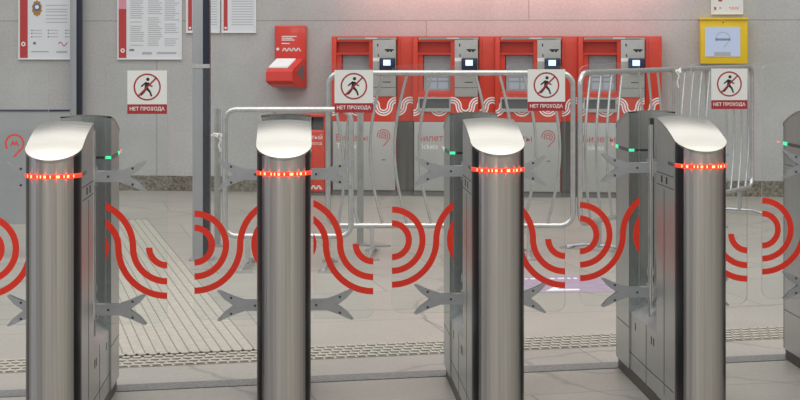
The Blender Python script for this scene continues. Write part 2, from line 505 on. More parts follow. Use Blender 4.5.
        d.add(P, [(0, 1, 2, 3)], mi, False)
        d.add(P + [ia, ib, ja, jb], [(3, 2, 5, 4), (6, 7, 1, 0)], m2, False)
    if not front:                                          # the band folds onto the inner corners of the rear cabinet
        for sx in (-1, 1):
            d.box(min(sx*w, sx*(w+.002)), max(sx*w, sx*(w+.002)), YR0 + .01, YR - .10, zb, zt, 2)
            d.box(min(sx*w, sx*(w - .022)), max(sx*w, sx*(w - .022)), YR0 - .003, YR0, zb + .002, zt - .002, 0)
            d.box(min(sx*.07, sx*.018), max(sx*.07, sx*.018), YR0 - .002, YR0, zb + .003, zt - .003, 2)
    o = d.build('indicator_light', ['led_red', 'led_hot', 'reflection_and_band'] if front else ['led_green', 'led_green', 'reflection_and_band'], gate)
    o['label'] = 'glowing red light band' if front else 'green light band at the far end'

def bracket(s):
    pr = [(.02, -.0205), (.155, -.0205), (.20, -.036), (.248, -.0575), (.2575, -.055), (.232, -.026), (.196, 0),
          (.232, .026), (.2575, .055), (.248, .0575), (.20, .036), (.155, .0205), (.02, .0205)]
    b = MB()
    poly = [(s * x, z) for x, z in pr]
    if s < 0: poly = poly[::-1]
    b.prism(poly, -.014, -.0055, 'y', 0); b.prism(poly, .0055, .014, 'y', 0)
    xa, xb = sorted((s * .02, s * .10)); b.box(xa, xb, -.0055, .0055, -.0205, .0205, 0)
    for x, z in ((.115, 0), (.205, .030), (.205, -.030), (.06, 0)):
        b.disc(s * x, z, .0048, -.0146, 1, 12)
    return b

YF, ZG0, ZG1, XG0 = .56, .352, 1.318, .105
ZW = .634
def no_entry_sign(x0, x1, z0, z1, y, mb, walker=True):
    """white plate, red ring and slash over a walking figure, red caption bar"""
    w, h = x1 - x0, z1 - z0
    mb.box(x0, x1, y, y + .0015, z0, z1, 0)
    bar = z0 + .222 * h
    mb.flat([(x0, z0), (x1, z0), (x1, bar), (x0, bar)], y - .0004, 1)
    put_text(mb, 'НЕТ ПРОХОДА', x0 + .06 * w, z0 + .062 * h, y - .0009, .88 * w, .105 * h, 2, True)
    cx, cz, R = x0 + .5 * w, z0 + .62 * h, .325 * w
    def L(a, c): return (cx + a * R, cz + c * R)
    def limb(p, q, wa, wb):
        dx, dz = q[0] - p[0], q[1] - p[1]; l = math.hypot(dx, dz); nx, nz = -dz / l, dx / l
        return [L(p[0] - nx*wa, p[1] - nz*wa), L(q[0] - nx*wb, q[1] - nz*wb), L(q[0] + nx*wb, q[1] + nz*wb), L(p[0] + nx*wa, p[1] + nz*wa)]
    mb.disc(*L(.05, .60), .135 * R, y - .0004, 3, 16)
    for q in (limb((0, .36), (-.08, -.12), .15, .13), limb((-.05, .36), (-.36, .12), .07, .06), limb((-.36, .12), (-.47, .02), .06, .05),
              limb((.06, .32), (.26, .10), .07, .05), limb((.26, .10), (.42, .04), .05, .05),
              limb((-.05, -.08), (.22, -.38), .11, .08), limb((.22, -.38), (.34, -.74), .08, .06),
              limb((-.10, -.10), (-.28, -.42), .10, .08), limb((-.28, -.42), (-.50, -.66), .08, .06)):
        mb.flat(q, y - .0004, 3)
    mb.ribbon([(cx + R * math.cos(2*PI*i/40), cz + R * math.sin(2*PI*i/40)) for i in range(40)], .10 * R * 1.2, y - .0007, 1, True)
    mb.ribbon([L(-.68, -.70), L(.69, .69)], .125 * R, y - .0007, 1)

def make_flap(s, gate):
    XG1 = .332 if s > 0 else .343
    b = MB(); r = .035
    free, inn = s * XG1, s * XG0
    cor = []                                               # outline CCW in (x, z) for s=+1
    cor += [(XG0, ZG0)] + [(XG1 - r + r*math.cos(a), ZG0 + r + r*math.sin(a)) for a in [math.radians(-90 + 15*i) for i in range(7)]]
    cor += [(XG1 - .05 + .05*math.cos(a), ZG1 - .030 + .022*math.sin(a)) for a in [math.radians(15*i) for i in range(7)]]
    cor += [(XG0 + .06, ZG1), (XG0 + .02, ZG1 - .003), (XG0, ZG1 - .012)]
    poly = [(s * x, z) for x, z in cor]
    if s < 0: poly = poly[::-1]
    b.prism(poly, YF - .004, YF + .004, 'y', 0)
    o = b.build('glass_flap', ['glass', 'glass_edge'], gate)
    me = o.data
    for p in me.polygons:
        if abs(p.normal.y) < .5: p.material_index = 1
    o['label'] = 'clear glass swing flap with red wave stripes'
    # red wave stripes on the glass, each a piece of vinyl of its own
    y = YF - .0052; wd = .0240; lo, hi = (XG0, XG1); cx = XG1
    if s < 0:
        S = .341
        paths = [arc(cx, ZW, rr, 270, 90) for rr in (.0655, .1185)]
        paths.append(arc(cx, ZW, .172, 270, 180, 24) + arc(cx - S, ZW, S - .172, 0, 90, 24)[1:])
        paths.append(arc(cx - S, ZW, .116, -80, 80))
    else:
        S = .296
        paths = [arc(cx, ZW, .0665, 270, 180)]
        paths += [arc(cx, ZW, rr, 270, 180, 24) + arc(cx - S, ZW, S - rr, 0, 90, 24)[1:] for rr in (.126, .180)]
        paths.append(arc(cx - S, ZW, .069, -80, 80))
    for pth in paths:
        c = MB()
        if s < 0: clip_ribbon(c, [(-x, z) for x, z in pth], wd, y, -hi, -lo)
        else: clip_ribbon(c, pth, wd, y, lo, hi)
        c.build('wave_stripe', 'wave', o)['label'] = 'red wave stripe'
    for z in (.90, .405):
        k = bracket(s).build('clamp_bracket', ['arm', 'screw'], o, (0, YF, z))
        k['label'] = 'grey fishtail clamp bracket'
    if s > 0:
        g = MB(); no_entry_sign(.185, .3315, 1.132, 1.294, YF - .0062, g)
        g.build('no_entry_sign', ['sign_white', 'sign_red', 'white', 'black'], o)['label'] = 'white and red no entry sign reading НЕТ ПРОХОДА'
    return o

def make_gate():
    g = thing('ticket_gate', '', 'ticket gate', group='row of steel ticket gates')
    build_cabinet(True, g); build_cabinet(False, g)
    # low cabinet joining the two ends, with a sloped shelf
    b = MB(); w = .089
    sec = [(-w, Z0), (w, Z0), (w, .285), (.035, .335), (-.035, .335), (-w, .285)]
    b.prism(sec, YI - .002, YR0 + .002, 'y', 0)
    for sx in (-1, 1):
        xx = sx * w; a, c = min(xx, xx + sx*.001), max(xx, xx + sx*.001)
        for yy in (.36, .40, .70): b.box(a, c, yy, yy + .010, .225, .255, 1)
        b.box(a, c, .50, .5025, Z0, .285, 1); b.box(a, c, YI, YR0, .115, .1175, 1)
    b.build('base_cabinet', ['steel_side', 'gap'], g)
    t = MB(); n = 12
    pl = [(WF*.95*math.cos(a), WF*.95*math.sin(a)) for a in [math.radians(180 + 180*i/n) for i in range(n+1)]]
    pl += [(WF*.95*math.cos(a), YR + WF*.95*math.sin(a)) for a in [math.radians(180*i/n) for i in range(n+1)]]
    t.prism(pl, 0, Z0 + .002, 'z', 0)
    t.build('toe_kick', 'toe', g)['label'] = 'dark recessed toe kick'
    for s in (-1, 1):
        p = MB(); x = s * .058
        p.tube([(x, YF, .30), (x, YF, 1.07)], .010, 0, 12)
        for z in (.90, .405): p.tube([(x, YF, z - .035), (x, YF, z + .035)], .0165, 0, 12)
        p.tube([(x, YF, .47), (x, YF, .50)], .015, 0, 12)
        p.build('pivot_rod', 'galv', g)
    make_flap(-1, g); make_flap(1, g)
    return g

g0 = make_gate()
for a in (-58, -36, -12, 14, 38, 60):                                       # the red LEDs throw a little light on the steel around them
    l = bpy.data.lights.new('indicator_lamp', 'POINT'); l.energy = .014; l.color = (1, .06, .03); l.shadow_soft_size = .006
    ob = bpy.data.objects.new('indicator_lamp', l); C.objects.link(ob); ob.parent = g0
    ob.location = ((WF + .013) * math.sin(math.radians(a)), -(WF + .013) * math.cos(math.radians(a)), .953)
GA = math.atan(.061)
labels = ['leftmost steel ticket gate, its front post beside the grey emblem panel',
          'steel ticket gate seen dead straight, in front of the red litter bin',
          'steel ticket gate in front of the second and third red ticket machines',
          'steel ticket gate before the slanted barriers, left flank with reader slots showing',
          'steel ticket gate cut off by the right edge, only its far end in view']
for k in range(5):
    g = g0 if k == 0 else copy_tree(g0)
    g.location = ((-1.1656, -.399, .345, 1.091, 1.855)[k], (5.39, 5.50, 5.65, 5.82, 6.0)[k], 0); g.rotation_euler = (0, 0, GA)
    g['label'] = labels[k]

# ------------------------------------------------------------------ ticket machines
def wave3(mb, x0, x1, cz, S, radii, w, y, mi):
    """three parallel lines that roll over and under one another; S = distance between arc centres"""
    n = int((x1 - x0) / S) + 3
    for r in radii:
        pts = []
        for i in range(-1, n):
            cx = x0 + i * S
            if i % 2: pts += arc(cx, cz, r, 180, 0, 16)
            else: pts += arc(cx, cz, S - r, 180, 360, 16)
        clip_ribbon(mb, pts, w, y, x0, x1, mi)
def pin_logo(mb, cx, cz, s, y, mi, w=None):
    """spiral ring emblem with a tail: rings open at the lower right"""
    w = w or s * .125
    mb.ribbon(arc(cx, cz, s * .30, 0, 360, 24), w, y, mi)
    mb.ribbon(arc(cx, cz, s * .63, 215, -60, 24), w, y, mi)
    mb.ribbon(arc(cx, cz, s * 1.0, 190, -35, 24) + [(cx + s*.35, cz - s*1.15), (cx - s*.05, cz - s*1.55)], w, y, mi)

def make_machine():
    t = thing('ticket_machine', '', 'ticket machine', group='red ticket machines against the wall')
    FW, TW = .596, .745
    b = MB()
    b.box(0, FW, -.22, -.012, .05, 1.452, 0)                                  # carcass
    b.box(0, .045, -.30, -.22, .68, 1.452, 0, .004); b.box(.345, .380, -.30, -.22, .68, 1.400, 0)
    b.box(.045, .345, -.30, -.22, .68, .930, 0); b.box(.380, FW, -.30, -.22, .68, .910, 0)
    b.box(.045, FW, -.30, -.22, 1.400, 1.452, 0, .003)
    b.box(.045, .090, -.275, -.22, .930, 1.30, 0)
    b.add([(.045, -.297, .932), (.345, -.297, .932), (.345, -.225, .985), (.045, -.225, .985)], [(0, 1, 2, 3)], 0)
    b.box(.045, .345, -.295, -.22, 1.285, 1.302, 0)
    b.build('body', ['red'], t)
    c = MB(); c.box(.055, FW, -.304, -.30, 1.421, 1.440, 0); c.box(.07, .545, -.306, -.304, 1.426, 1.430, 1); c.box(.31, .42, -.306, -.304, 1.4305, 1.438, 2)
    c.build('header_strip', ['grey_panel', 'plinth', 'white'], t)
    s = MB()
    s.add([(.096, -.262, .955), (.340, -.262, .955), (.340, -.232, 1.283), (.096, -.232, 1.283),
           (.096, -.221, .955), (.340, -.221, .955), (.340, -.221, 1.283), (.096, -.221, 1.283)],
          [(0, 1, 2, 3), (0, 3, 7, 4), (1, 5, 6, 2), (3, 2, 6, 7), (0, 4, 5, 1)], 0)
    for i, (za, zb) in enumerate(((.975, 1.035), (1.05, 1.075), (1.09, 1.115))):
        yy = lambda z: -.262 + (z - .955) * .030 / .328 - .0008
        for xa, xb in ((.125, .215), (.228, .318)):
            s.add([(xa, yy(za), za), (xb, yy(za), za), (xb, yy(zb), zb), (xa, yy(zb), zb)], [(0, 1, 2, 3)], 1)
    s.build('screen', ['screen_off', 'screen_key'], t)
    p = MB(); p.box(.380, .590, -.308, -.22, .905, 1.418, 0, .003)
    p.flat([(.49, 1.322), (.572, 1.322), (.572, 1.336), (.49, 1.336)], -.3086, 1)
    p.flat([(.505, 1.310), (.53, 1.310), (.53, 1.322), (.505, 1.322)], -.3086, 1)
    p.flat([(.538, 1.310), (.558, 1.310), (.558, 1.322), (.538, 1.322)], -.3086, 1)
    p.flat([(.42, 1.36), (.432, 1.36), (.432, 1.385), (.42, 1.385)], -.3086, 1)
    p.flat([(.425, 1.265), (.435, 1.265), (.435, 1.29), (.425, 1.29)], -.3086, 1)
    p.flat([(.382, 1.225), (.455, 1.225), (.455, 1.256), (.382, 1.256)], -.3086, 2)
    p.flat([(.47, 1.032), (.545, 1.032), (.545, 1.040), (.47, 1.040)], -.3086, 1)
    p.box(.381, .589, -.3084, -.307, .985, .989, 1)
    p.build('card_panel', ['grey_panel', 'black', 'white'], t)['label'] = 'grey panel with coin and card slots'
    r = MB(); r.box(.445, .588, -.350, -.307, 1.132, 1.256, 0, .008)
    rd = r.build('card_reader', 'navy', t); rd['label'] = 'dark blue card reader'
    q = MB(); q.flat([(.482, 1.188), (.546, 1.188), (.546, 1.238), (.482, 1.238)], -.351, 0)
    q.flat([(.492, 1.205), (.520, 1.205), (.520, 1.228), (.492, 1.228)], -.3516, 1)
    q.build('reader_screen', ['screen_blue', 'screen_white'], rd)['label'] = 'lit blue reader screen'
    d = MB(); d.box(.048, .345, -.318, -.30, .770, .788, 0); d.box(.048, .345, -.318, -.30, .884, .900, 0)
    d.box(.048, .062, -.318, -.30, .788, .884, 0); d.box(.331, .345, -.318, -.30, .788, .884, 0)
    d.flat([(.062, .788), (.331, .788), (.331, .884), (.062, .884)], -.3012, 1)
    d.box(.062, .331, -.316, -.3014, .788, .800, 0); d.box(.17, .21, -.319, -.316, .899, .905, 0)
    d.build('ticket_tray', ['grey_panel', 'grey_dark'], t)
    w = MB(); wave3(w, .005, .590, .815, .118, (.037, .059, .081), .0125, -.3010, 0)
    w.build('wave_print', 'white', t)['label'] = 'white wave lines'
    e = MB(); e.box(.012, .584, -.302, -.22, .052, .676, 0, .003)
    put_text(e, 'Билеты', .045, .500, -.3026, None, .062, 1)
    put_text(e, 'Tickets', .045, .432, -.3026, None, .044, 2)
    pin_logo(e, .478, .545, .058, -.3026, 1)
    e.flat([(.465, .325), (.495, .325), (.495, .332), (.465, .332)], -.3026, 3)
    e.build('lower_door', ['grey_door', 'poster_red', 'leaf_white', 'black'], t)['label'] = 'grey lower door lettered Билеты and Tickets'
    f = MB(); f.box(.005, FW, -.285, -.012, 0, .05, 0); f.box(FW, TW - .002, -.235, -.012, 0, .05, 0)
    f.build('plinth', 'plinth', t)
    h = MB(); h.box(FW + .0015, TW, -.255, -.012, .68, 1.452, 0, .003); h.box(FW + .03, FW + .034, -.2565, -.255, .70, 1.43, 2)
    h.box(FW + .0015, TW, -.250, -.012, .05, .678, 1)
    wave3(h, FW + .004, TW - .004, .815, .118, (.037, .059, .081), .0125, -.2575, 3)
    h.build('side_panel', ['red', 'steel_filler', 'red_deep', 'white'], t)['label'] = 'set-back filler panel, red above dark steel'
    return t
m0 = make_machine()
mlab = ['red ticket machine first from the left, beside the red litter bin',
        'red ticket machine second from the left, behind the middle of the long barrier',
        'red ticket machine third from the left, its screen just left of a no entry sign',
        'red ticket machine at the right end of the bank, behind the slanted barrier']
for k in range(4):
    m = m0 if k == 0 else copy_tree(m0)
    X, Y = wall_at(331.5, .30); X += .7455 * k * math.cos(WR); Y += .7455 * k * math.sin(WR)
    # shift back to the wall line
    m.location = (X - .30 * math.sin(WR), Y + .30 * math.cos(WR), 0); m.rotation_euler = (0, 0, WR)
    m['label'] = mlab[k]

# ------------------------------------------------------------------ crowd barriers
def rounded_frame(x0, x1, z0, z1, r, n=8):
    P = []
    for cx, cz, a in ((x1 - r, z0 + r, -90), (x1 - r, z1 - r, 0), (x0 + r, z1 - r, 90), (x0 + r, z0 + r, 180)):
        P += [(cx + r*math.cos(math.radians(a + 90*i/n)), 0, cz + r*math.sin(math.radians(a + 90*i/n))) for i in range(n + 1)]
    return P
def barrier(L, z0, z1, label, loc, rz, bars, bulge, feet=True, r=.018, cr=.085, group='steel crowd barriers'):
    t = thing('crowd_barrier', label, 'barrier', loc, rz, group)
    b = MB(); b.tube(rounded_frame(0, L, z0, z1, cr), r, 0, 12, True); b.build('frame', 'galv', t)
    for x, s in bars:
        m = MB(); pts = []
        for i in range(17):
            q = i / 16; z = z0 + (z1 - z0) * q
            pts.append((x + s * bulge * math.sin(PI * q), 0, z))
        m.tube(pts, .0095, 0, 8); m.build('bar', 'galv', t)
    if feet:
        for x in (L * .18, L * .82):
            m = MB(); m.box(x - .014, x + .014, -.014, .014, .02, z0, 0)
            m.tube([(x - .02, -.24, .012), (x - .01, -.10, .035), (x + .01, .10, .035), (x + .02, .24, .012)], .012, 0, 8)
            m.box(x - .05, x + .05, -.27, -.20, 0, .012, 0); m.box(x - .05, x + .05, .20, .27, 0, .012, 0)
            m.build('foot', 'galv', t)
    return t
dB = 10.5; sB = dB / F
xl = (328 - CX) * sB; LB = (573 - 328) * sB
bx = [((p - 328) * sB, s) for p, s in ((359, -1), (383, -1), (407.5, -1), (432, -1), (475, 1), (499, 1), (523, 1), (547, 1))]
barrier(LB, .195, 1.197, 'long straight steel crowd barrier in front of the left three ticket machines', (xl, dB, 0), 0, bx, .085)
# slanted pair at the right
c0 = Vector(((580 - CX) * 10.5 / F, 10.5)); c1 = Vector(((752 - CX) * 13.3 / F, 13.3))
dv = (c1 - c0); LC = dv.length / 2 - .021; ca = math.atan2(dv.y, dv.x); un = dv.normalized()
def cb(): return [(LC * q, -1 if q < .5 else 1) for q in (.10, .205, .31, .415, .585, .69, .795, .90)]
barrier(LC, .20, 1.197, 'slanted steel crowd barrier before the right end ticket machine', (c0.x, c0.y, 0), ca, cb(), .085)
b2 = c0 + un * (LC + .042)
barrier(LC, .20, 1.197, 'slanted steel crowd barrier below the yellow screen box, farther of the slanted pair', (b2.x, b2.y, 0), ca, cb(), .085)
# small low barrier between two flat posts, left
dA = 9.95; sA = dA / F
LA = (351 - 225) * sA
ba = [(LA * q, s) for q, s in ((.40, -1), (.88, 1))]
barrier(LA, H - (236 - YH) * sA, H - (109.5 - YH) * sA, 'short low steel barrier between two flat posts, in front of the red litter bin', ((225 - CX) * sA, dA, 0), 0, ba, .05, True, .017, .07)
def flat_post(xp0, xp1, ytop, ybot, label, foot):
    d = H * F / (ybot - YH); s = d / F
    t = thing('barrier_post', label, 'post', ((xp0 + xp1) / 2 * s - CX * s, d, 0), 0, 'flat steel posts')
    hw = (xp1 - xp0) / 2 * s; b = MB()
    b.box(-hw, hw, -.012, .012, .012, H - (ytop - YH) * s, 0, .003); b.box(-hw*.35, hw*.35, -.016, -.012, .012, H - (ytop - YH) * s, 0)
    b.build('upright', 'galv_flat', t)
    f = MB()
    if foot: f.prism([(-.04, -.05), (.14, -.16), (.21, -.13), (.10, .06), (-.04, .06)], 0, .012, 'z', 0)
    else: f.box(-.06, .06, -.06, .06, 0, .012, 0)
    f.build('foot_plate', 'galv_flat', t)
    return t
flat_post(214.5, 220.5, 108, 246, 'flat steel post with a white tie, left of the short low barrier', False)
flat_post(357, 363.5, 100, 244.5, 'flat steel post on a foot plate, right of the short low barrier', True)
def tie(loc, label, tall):
    b = MB()
    b.tube([(.028*math.cos(a), .028*math.sin(a), .006*math.sin(3*a)) for a in [2*PI*i/20 for i in range(20)]], .008, 0, 8, True)
    b.tube([(-.01, -.028, 0), (.012, -.034, -.03), (-.002, -.036, -tall*.6), (.008, -.034, -tall)], .006, 0, 8)
    b.tube([(.0, -.028, .0), (-.03, -.034, .012), (-.05, -.032, -.004)], .006, 0, 8)
    b.tube([(.012, -.03, -.012), (.0, -.038, .010), (-.012, -.03, -.010)], .010, 0, 8)
    return tag(b.build('cable_tie', 'tape', None, loc), label, 'tie', 'white ties')
X, Y, Z = px(218, 136, 9.95); tie((X, Y + .10, Z), 'knotted white tie around the flat post left of the short barrier', .10)
X, Y, Z = px(662, 72, 11.9); tie((b2.x - un.x*.012, b2.y - un.y*.012, 1.18), 'white tape knot where the two slanted barriers meet', .12)

# ------------------------------------------------------------------ tall posts and the panel at left
d = H * F / (260 - YH); s = d / F
t = thing('tall_post', 'tall grey aluminium post with a dark channel, beside the short low barrier', 'post', ((193 - CX) * s, d, 0))
b = MB(); b.box(0, 10.5*s, -.03, .05, 0, 2.7, 0, .003); b.box(-.02, .13, -.06, .09, 0, .012, 0); b.build('post', 'alu', t)
b = MB(); b.box(10.6*s, 17*s, -.026, .046, .0125, 2.7, 0, .002); b.build('channel', 'channel', t)['label'] = 'dark blue channel'
b = MB(); b.box(-.003, 17.4*s, -.034, -.0305, H - (68 - YH)*s, H - (64 - YH)*s, 0); b.build('band_clip', 'galv', t)
X, Y = wall_at(71, .12)
t = thing('tall_post', 'tall thin grey post against the wall, at the right edge of the emblem poster', 'post', (X, Y, 0), WR)
s2 = Y / F
b = MB(); b.box(0, 6.5*s2, -.03, .03, 0, 2.9, 0, .003); b.box(-.02, .12, -.04, .05, 0, .012, 0); b.build('post', 'alu', t)
b = MB(); b.box(6.6*s2, 11.3*s2, -.026, .026, .0125, 2.9, 0, .002); b.build('channel', 'channel', t)['label'] = 'dark blue channel'
# grey panel with the metro emblem
d = 10.28; s = d / F
xa = (-70 - CX) * s
t = thing('partition_panel', 'grey partition panel with a red ring emblem, left edge behind the first gate', 'partition', (xa, d, 0))
Lp = (70 + 70) * s; zt = H - (109.5 - YH) * s; zb = H - (224 - YH) * s
b = MB(); b.box(0, Lp, -.01, .01, zb, zt - .012, 0)
b.build('panel', 'partition', t)
b = MB(); b.box(0, Lp, -.014, .014, zt - .012, zt, 0); b.build('top_rail', 'navy', t)
for xx in (.0, Lp - .03):
    b = MB(); b.box(xx, xx + .03, .0102, .04, 0, zt - .02, 0); b.box(xx - .02, xx + .05, -.03, .07, 0, .01, 0); b.build('leg', 'alu', t)
b = MB(); cx, cz = (15 + 70) * s, H - (143.5 - YH) * s
R = 8.8 * s
b.ribbon(arc(cx, cz, R, 215, -60, 30) + [(cx + .15*R, cz - 1.25*R), (cx - .1*R, cz - 1.5*R)], R * .2, -.0108, 0)
mw = .5 * R
b.flat([(cx - 1.0*mw, cz - .55*mw), (cx - .62*mw, cz - .55*mw), (cx - .42*mw, cz + .05*mw), (cx, cz - .5*mw), (cx + .42*mw, cz + .05*mw),
        (cx + .62*mw, cz - .55*mw), (cx + 1.0*mw, cz - .55*mw), (cx + .5*mw, cz + .75*mw), (cx, cz + .10*mw), (cx - .5*mw, cz + .75*mw)], -.0108, 0)
b.build('emblem', 'wave', t)['label'] = 'red open ring emblem with the letter M'

# ------------------------------------------------------------------ things on the wall
def on_wall(xp, off=0.0):
    X, Y = wall_at(xp, off); return (X - off*math.sin(WR), Y + off*math.cos(WR)), Y / F
def poster(x0, x1, y0, y1, label, style):
    (X, Y), s = on_wall(x0); t = thing('wall_poster', label, 'poster', (X, Y, 0), WR, 'framed posters on the wall')
    w = (x1 - x0) * s; z1 = H - (y0 - YH) * s; z0 = H - (y1 - YH) * s
    b = MB(); f = .010
    b.box(0, w, -.022, -.002, z0, z0 + f, 0); b.box(0, w, -.022, -.002, z1 - f, z1, 0)
    b.box(0, f, -.022, -.002, z0 + f, z1 - f, 0); b.box(w - f, w, -.022, -.002, z0 + f, z1 - f, 0); b.build('frame', 'poster_frame', t)
    c = MB(); c.box(f, w - f, -.014, -.002, z0 + f, z1 - f, 0)
    Y_ = -.0146
    def R(xa, xb, ya, yb, mi): c.flat([((xa - x0)*s, H - (yb - YH)*s), ((xb - x0)*s, H - (yb - YH)*s), ((xb - x0)*s, H - (ya - YH)*s), ((xa - x0)*s, H - (ya - YH)*s)], Y_, mi)
    if style == 'emblem':
        R(x0 + 1.5, x0 + 9.5, y0 + 1, y1 - 1.5, 1)
        c.disc(5*s, H - (44 - YH)*s, 2.3*s, Y_ - .0005, 2); c.disc(5*s, H - (44 - YH)*s, 1.1*s, Y_ - .0008, 1)
        cxx, czz = (38 - x0)*s, H - (8.5 - YH)*s
        c.flat([(cxx + (5.6 if i % 2 else 4.6)*s*math.cos(2*PI*i/20), czz + (8.4 if i % 2 else 7.2)*s*math.sin(2*PI*i/20)) for i in range(20)], Y_, 3)
        c.disc(cxx, czz + 1*s, 3.7*s, Y_ - .0005, 4); c.disc(cxx, czz + 1.4*s, 2.0*s, Y_ - .0008, 2)
        for y in (5, 9, 11.5, 15, 18.5, 22): R(47, 69, y, y + .8, 5)
        for xx in (32, 49, 67):
            for y in (30, 33, 36.5): R(xx, min(xx + 11, x1 - 1), y, y + .7, 5); R(xx, xx + 1.2, y - .3, y + 1.0, 6)
        R(34, 37, 42, 44.5, 6)
        c.ribbon([((60 + i - x0)*s, H - (44 - 2*math.sin(i*.8) - YH)*s) for i in range(10)], .9*s, Y_, 1)
        R(32, 50, 51, 52.2, 5); R(58, 69, 51, 53, 5)
    elif style == 'text':
        R(x0 + 1.2, x0 + 9, 9, y1 - 1.5, 1); R(x0 + 1.2, x0 + 9, y0 + 1, 9, 7)
        c.disc(5.2*s, H - (50.5 - YH)*s, 2.2*s, Y_ - .0005, 2); c.disc(5.2*s, H - (50.5 - YH)*s, 1.0*s, Y_ - .0008, 1)
        for xx in (131, 149, 166):
            y = -14
            while y < 46:
                if random.random() < .85: R(xx, xx + random.uniform(10, 15), y, y + .8, 5)
                y += 2.1
        R(130, 135, 49, 51, 6); R(143, 153, 52, 54.5, 5); R(158, 178, 52, 54, 5)
    elif style == 'slim':
        R(x0 + 2, x0 + 6, y0 + 1, y1 - 2.5, 1); c.disc(4*s, H - (y1 - 5 - YH)*s, 1.2*s, Y_ - .0005, 2)
        y = -12
        while y < y1 - 6: R(x0 + 10, x1 - 3, y, y + .7, 5); y += 2.6
    else:
        R(x0 + 7, x0 + 11, -4, 1.5, 1); R(x0 + 3, x0 + 5, 7, 10, 1); R(x0 + 8, x0 + 10, 7, 9, 5)
        c.ribbon([((x0 + 18 + i*.5 - x0)*s, H - (8.3 - 1.4*math.sin(i*1.1) - YH)*s) for i in range(20)], .8*s, Y_, 7)
    c.build('sheet', ['paper', 'poster_red', 'white', 'gold', 'emblem_blue', 'ink', 'ink_dark', 'poster_pink'], t)
poster(19, 76, -55, 59.5, 'white poster with a red side stripe and a medal emblem, farthest left', 'emblem')
poster(118, 183.5, -55, 59.5, 'large framed poster of text columns with a red stripe, between the two tall posts', 'text')
poster(186.5, 221, -45, 33, 'slim framed poster half hidden behind the tall grey aluminium post', 'slim')
poster(222, 257, -45, 33, 'slim framed poster just right of the tall aluminium post', 'slim')
poster(711, 742.5, -45, 14.5, 'pale framed poster above the yellow screen box', 'right')

# red leaflet box
(X, Y), s = on_wall(275)
zc = lambda y: H - (y - YH) * s
t = thing('leaflet_box', 'red wall box with white leaflets in its tilted tray, left of the ticket machines', 'leaflet box', (X, Y, 0), WR)
b = MB(); b.box(.008, 32.5*s, -.060, -.002, zc(87.5), zc(25.5), 0, .010); b.build('back_plate', 'red_box', t)
b = MB()
for i, (yy, l) in enumerate(((36, 15), (37.8, 11), (39.6, 13), (43, 8))):
    b.flat([(8*s, zc(yy + .9)), ((8 + l)*s, zc(yy + .9)), ((8 + l)*s, zc(yy)), (8*s, zc(yy))], -.0606, 0)
wave3(b, 8.5*s, 27.5*s, zc(49.5), 2.3*s, (.8*s, 1.5*s), .5*s, -.0606, 0)
b.disc(4*s, zc(49), 1.5*s, -.0606, 0, 12)
b.build('print', 'white', t)['label'] = 'white small print and wave'
b = MB(); n = 8
prof = [(-.062, zc(87)), (-.062, zc(58)), (-.10, zc(59)), (-.26, zc(68.5)), (-.285, zc(71)), (-.29, zc(80)), (-.25, zc(83.5)), (-.16, zc(87))]
prof = prof[::-1]
xo = lambda y: (y + .06) * .36                                   # the tray turns a little to the left
va = [(.05 + xo(y), y, z) for y, z in prof]; vb = [(31.5*s + xo(y), y, z) for y, z in prof]
n = len(prof)
b.add(va + vb, [(i, (i+1) % n, n + (i+1) % n, n + i) for i in range(n)] + [tuple(range(n))[::-1], tuple(range(n, 2*n))], 0)
tri = [(-.085, zc(63)), (-.085, zc(80)), (-.215, zc(73))]
b.add([(31.5*s + xo(y) + .002, y, z) for y, z in tri], [(0, 1, 2), (2, 1, 0)], 1)
tr = b.build('tray', ['red_box', 'grey_panel'], t)
b = MB(); za, zb_ = zc(59.6), zc(67.6)
b.add([(6*s + xo(-.11), -.115, za - .002), (25*s + xo(-.11), -.115, za - .002), (25*s + xo(-.25), -.25, zb_), (6*s + xo(-.25), -.25, zb_),
       (6*s + xo(-.11), -.115, za + .012), (25*s + xo(-.11), -.115, za + .012), (25*s + xo(-.25), -.25, zb_ + .014), (6*s + xo(-.25), -.25, zb_ + .014)],
      [(4, 7, 6, 5), (3, 2, 6, 7), (0, 3, 7, 4), (1, 5, 6, 2), (0, 4, 5, 1), (0, 1, 2, 3)], 0)
tag(b.build('leaflet_stack', 'leaf_white', None, (X, Y, 0), WR), 'stack of white leaflets in the tray of the red wall box', 'leaflets')

# yellow box with a lit screen
(X, Y), s = on_wall(700.5, .14)
zc = lambda y: H - (y - YH) * s
t = thing('screen_box', 'yellow wall box with a pale lit screen, above the slanted barrier', 'terminal', (X, Y, 0), WR)
w = 46.5 * s
b = MB(); b.box(0, w, -.14, -.002, zc(64), zc(19.5), 0, .008); b.box(-.008, w + .004, -.155, -.002, zc(19.8), zc(18), 0, .003)
b.disc(w*.48, zc(22.5), .006, -.1412, 1, 12); b.build('housing', ['yellow', 'black'], t)
b = MB(); x0 = 4.5*s; x1 = 39*s
b.box(x0, x1, -.146, -.1405, zc(56.5), zc(27), 0)
cx, cz, R = 22*s, zc(39), 6.8*s
b.ribbon(arc(cx, cz, R, 200, -20, 24), .8*s, -.1468, 1)
b.ribbon([(cx + R*.9, cz - R*.4), (cx + .1*R, cz - 1.25*R)], .8*s, -.1468, 1)
for dz in (.2, -.9): b.flat([(cx - 7.5*s, cz + (dz - .5)*s), (cx + 7.5*s, cz + (dz - .5)*s), (cx + 7.5*s, cz + (dz + .2)*s), (cx - 7.5*s, cz + (dz + .2)*s)], -.1470, 2)
b.flat([(x0 + 9*s, zc(56)), (x0 + 25*s, zc(56)), (x0 + 25*s, zc(52)), (x0 + 9*s, zc(52))], -.1468, 3)
b.build('screen', ['screen_pale', 'ink', 'black', 'ink'], t)['label'] = 'pale lit screen with a ring emblem'

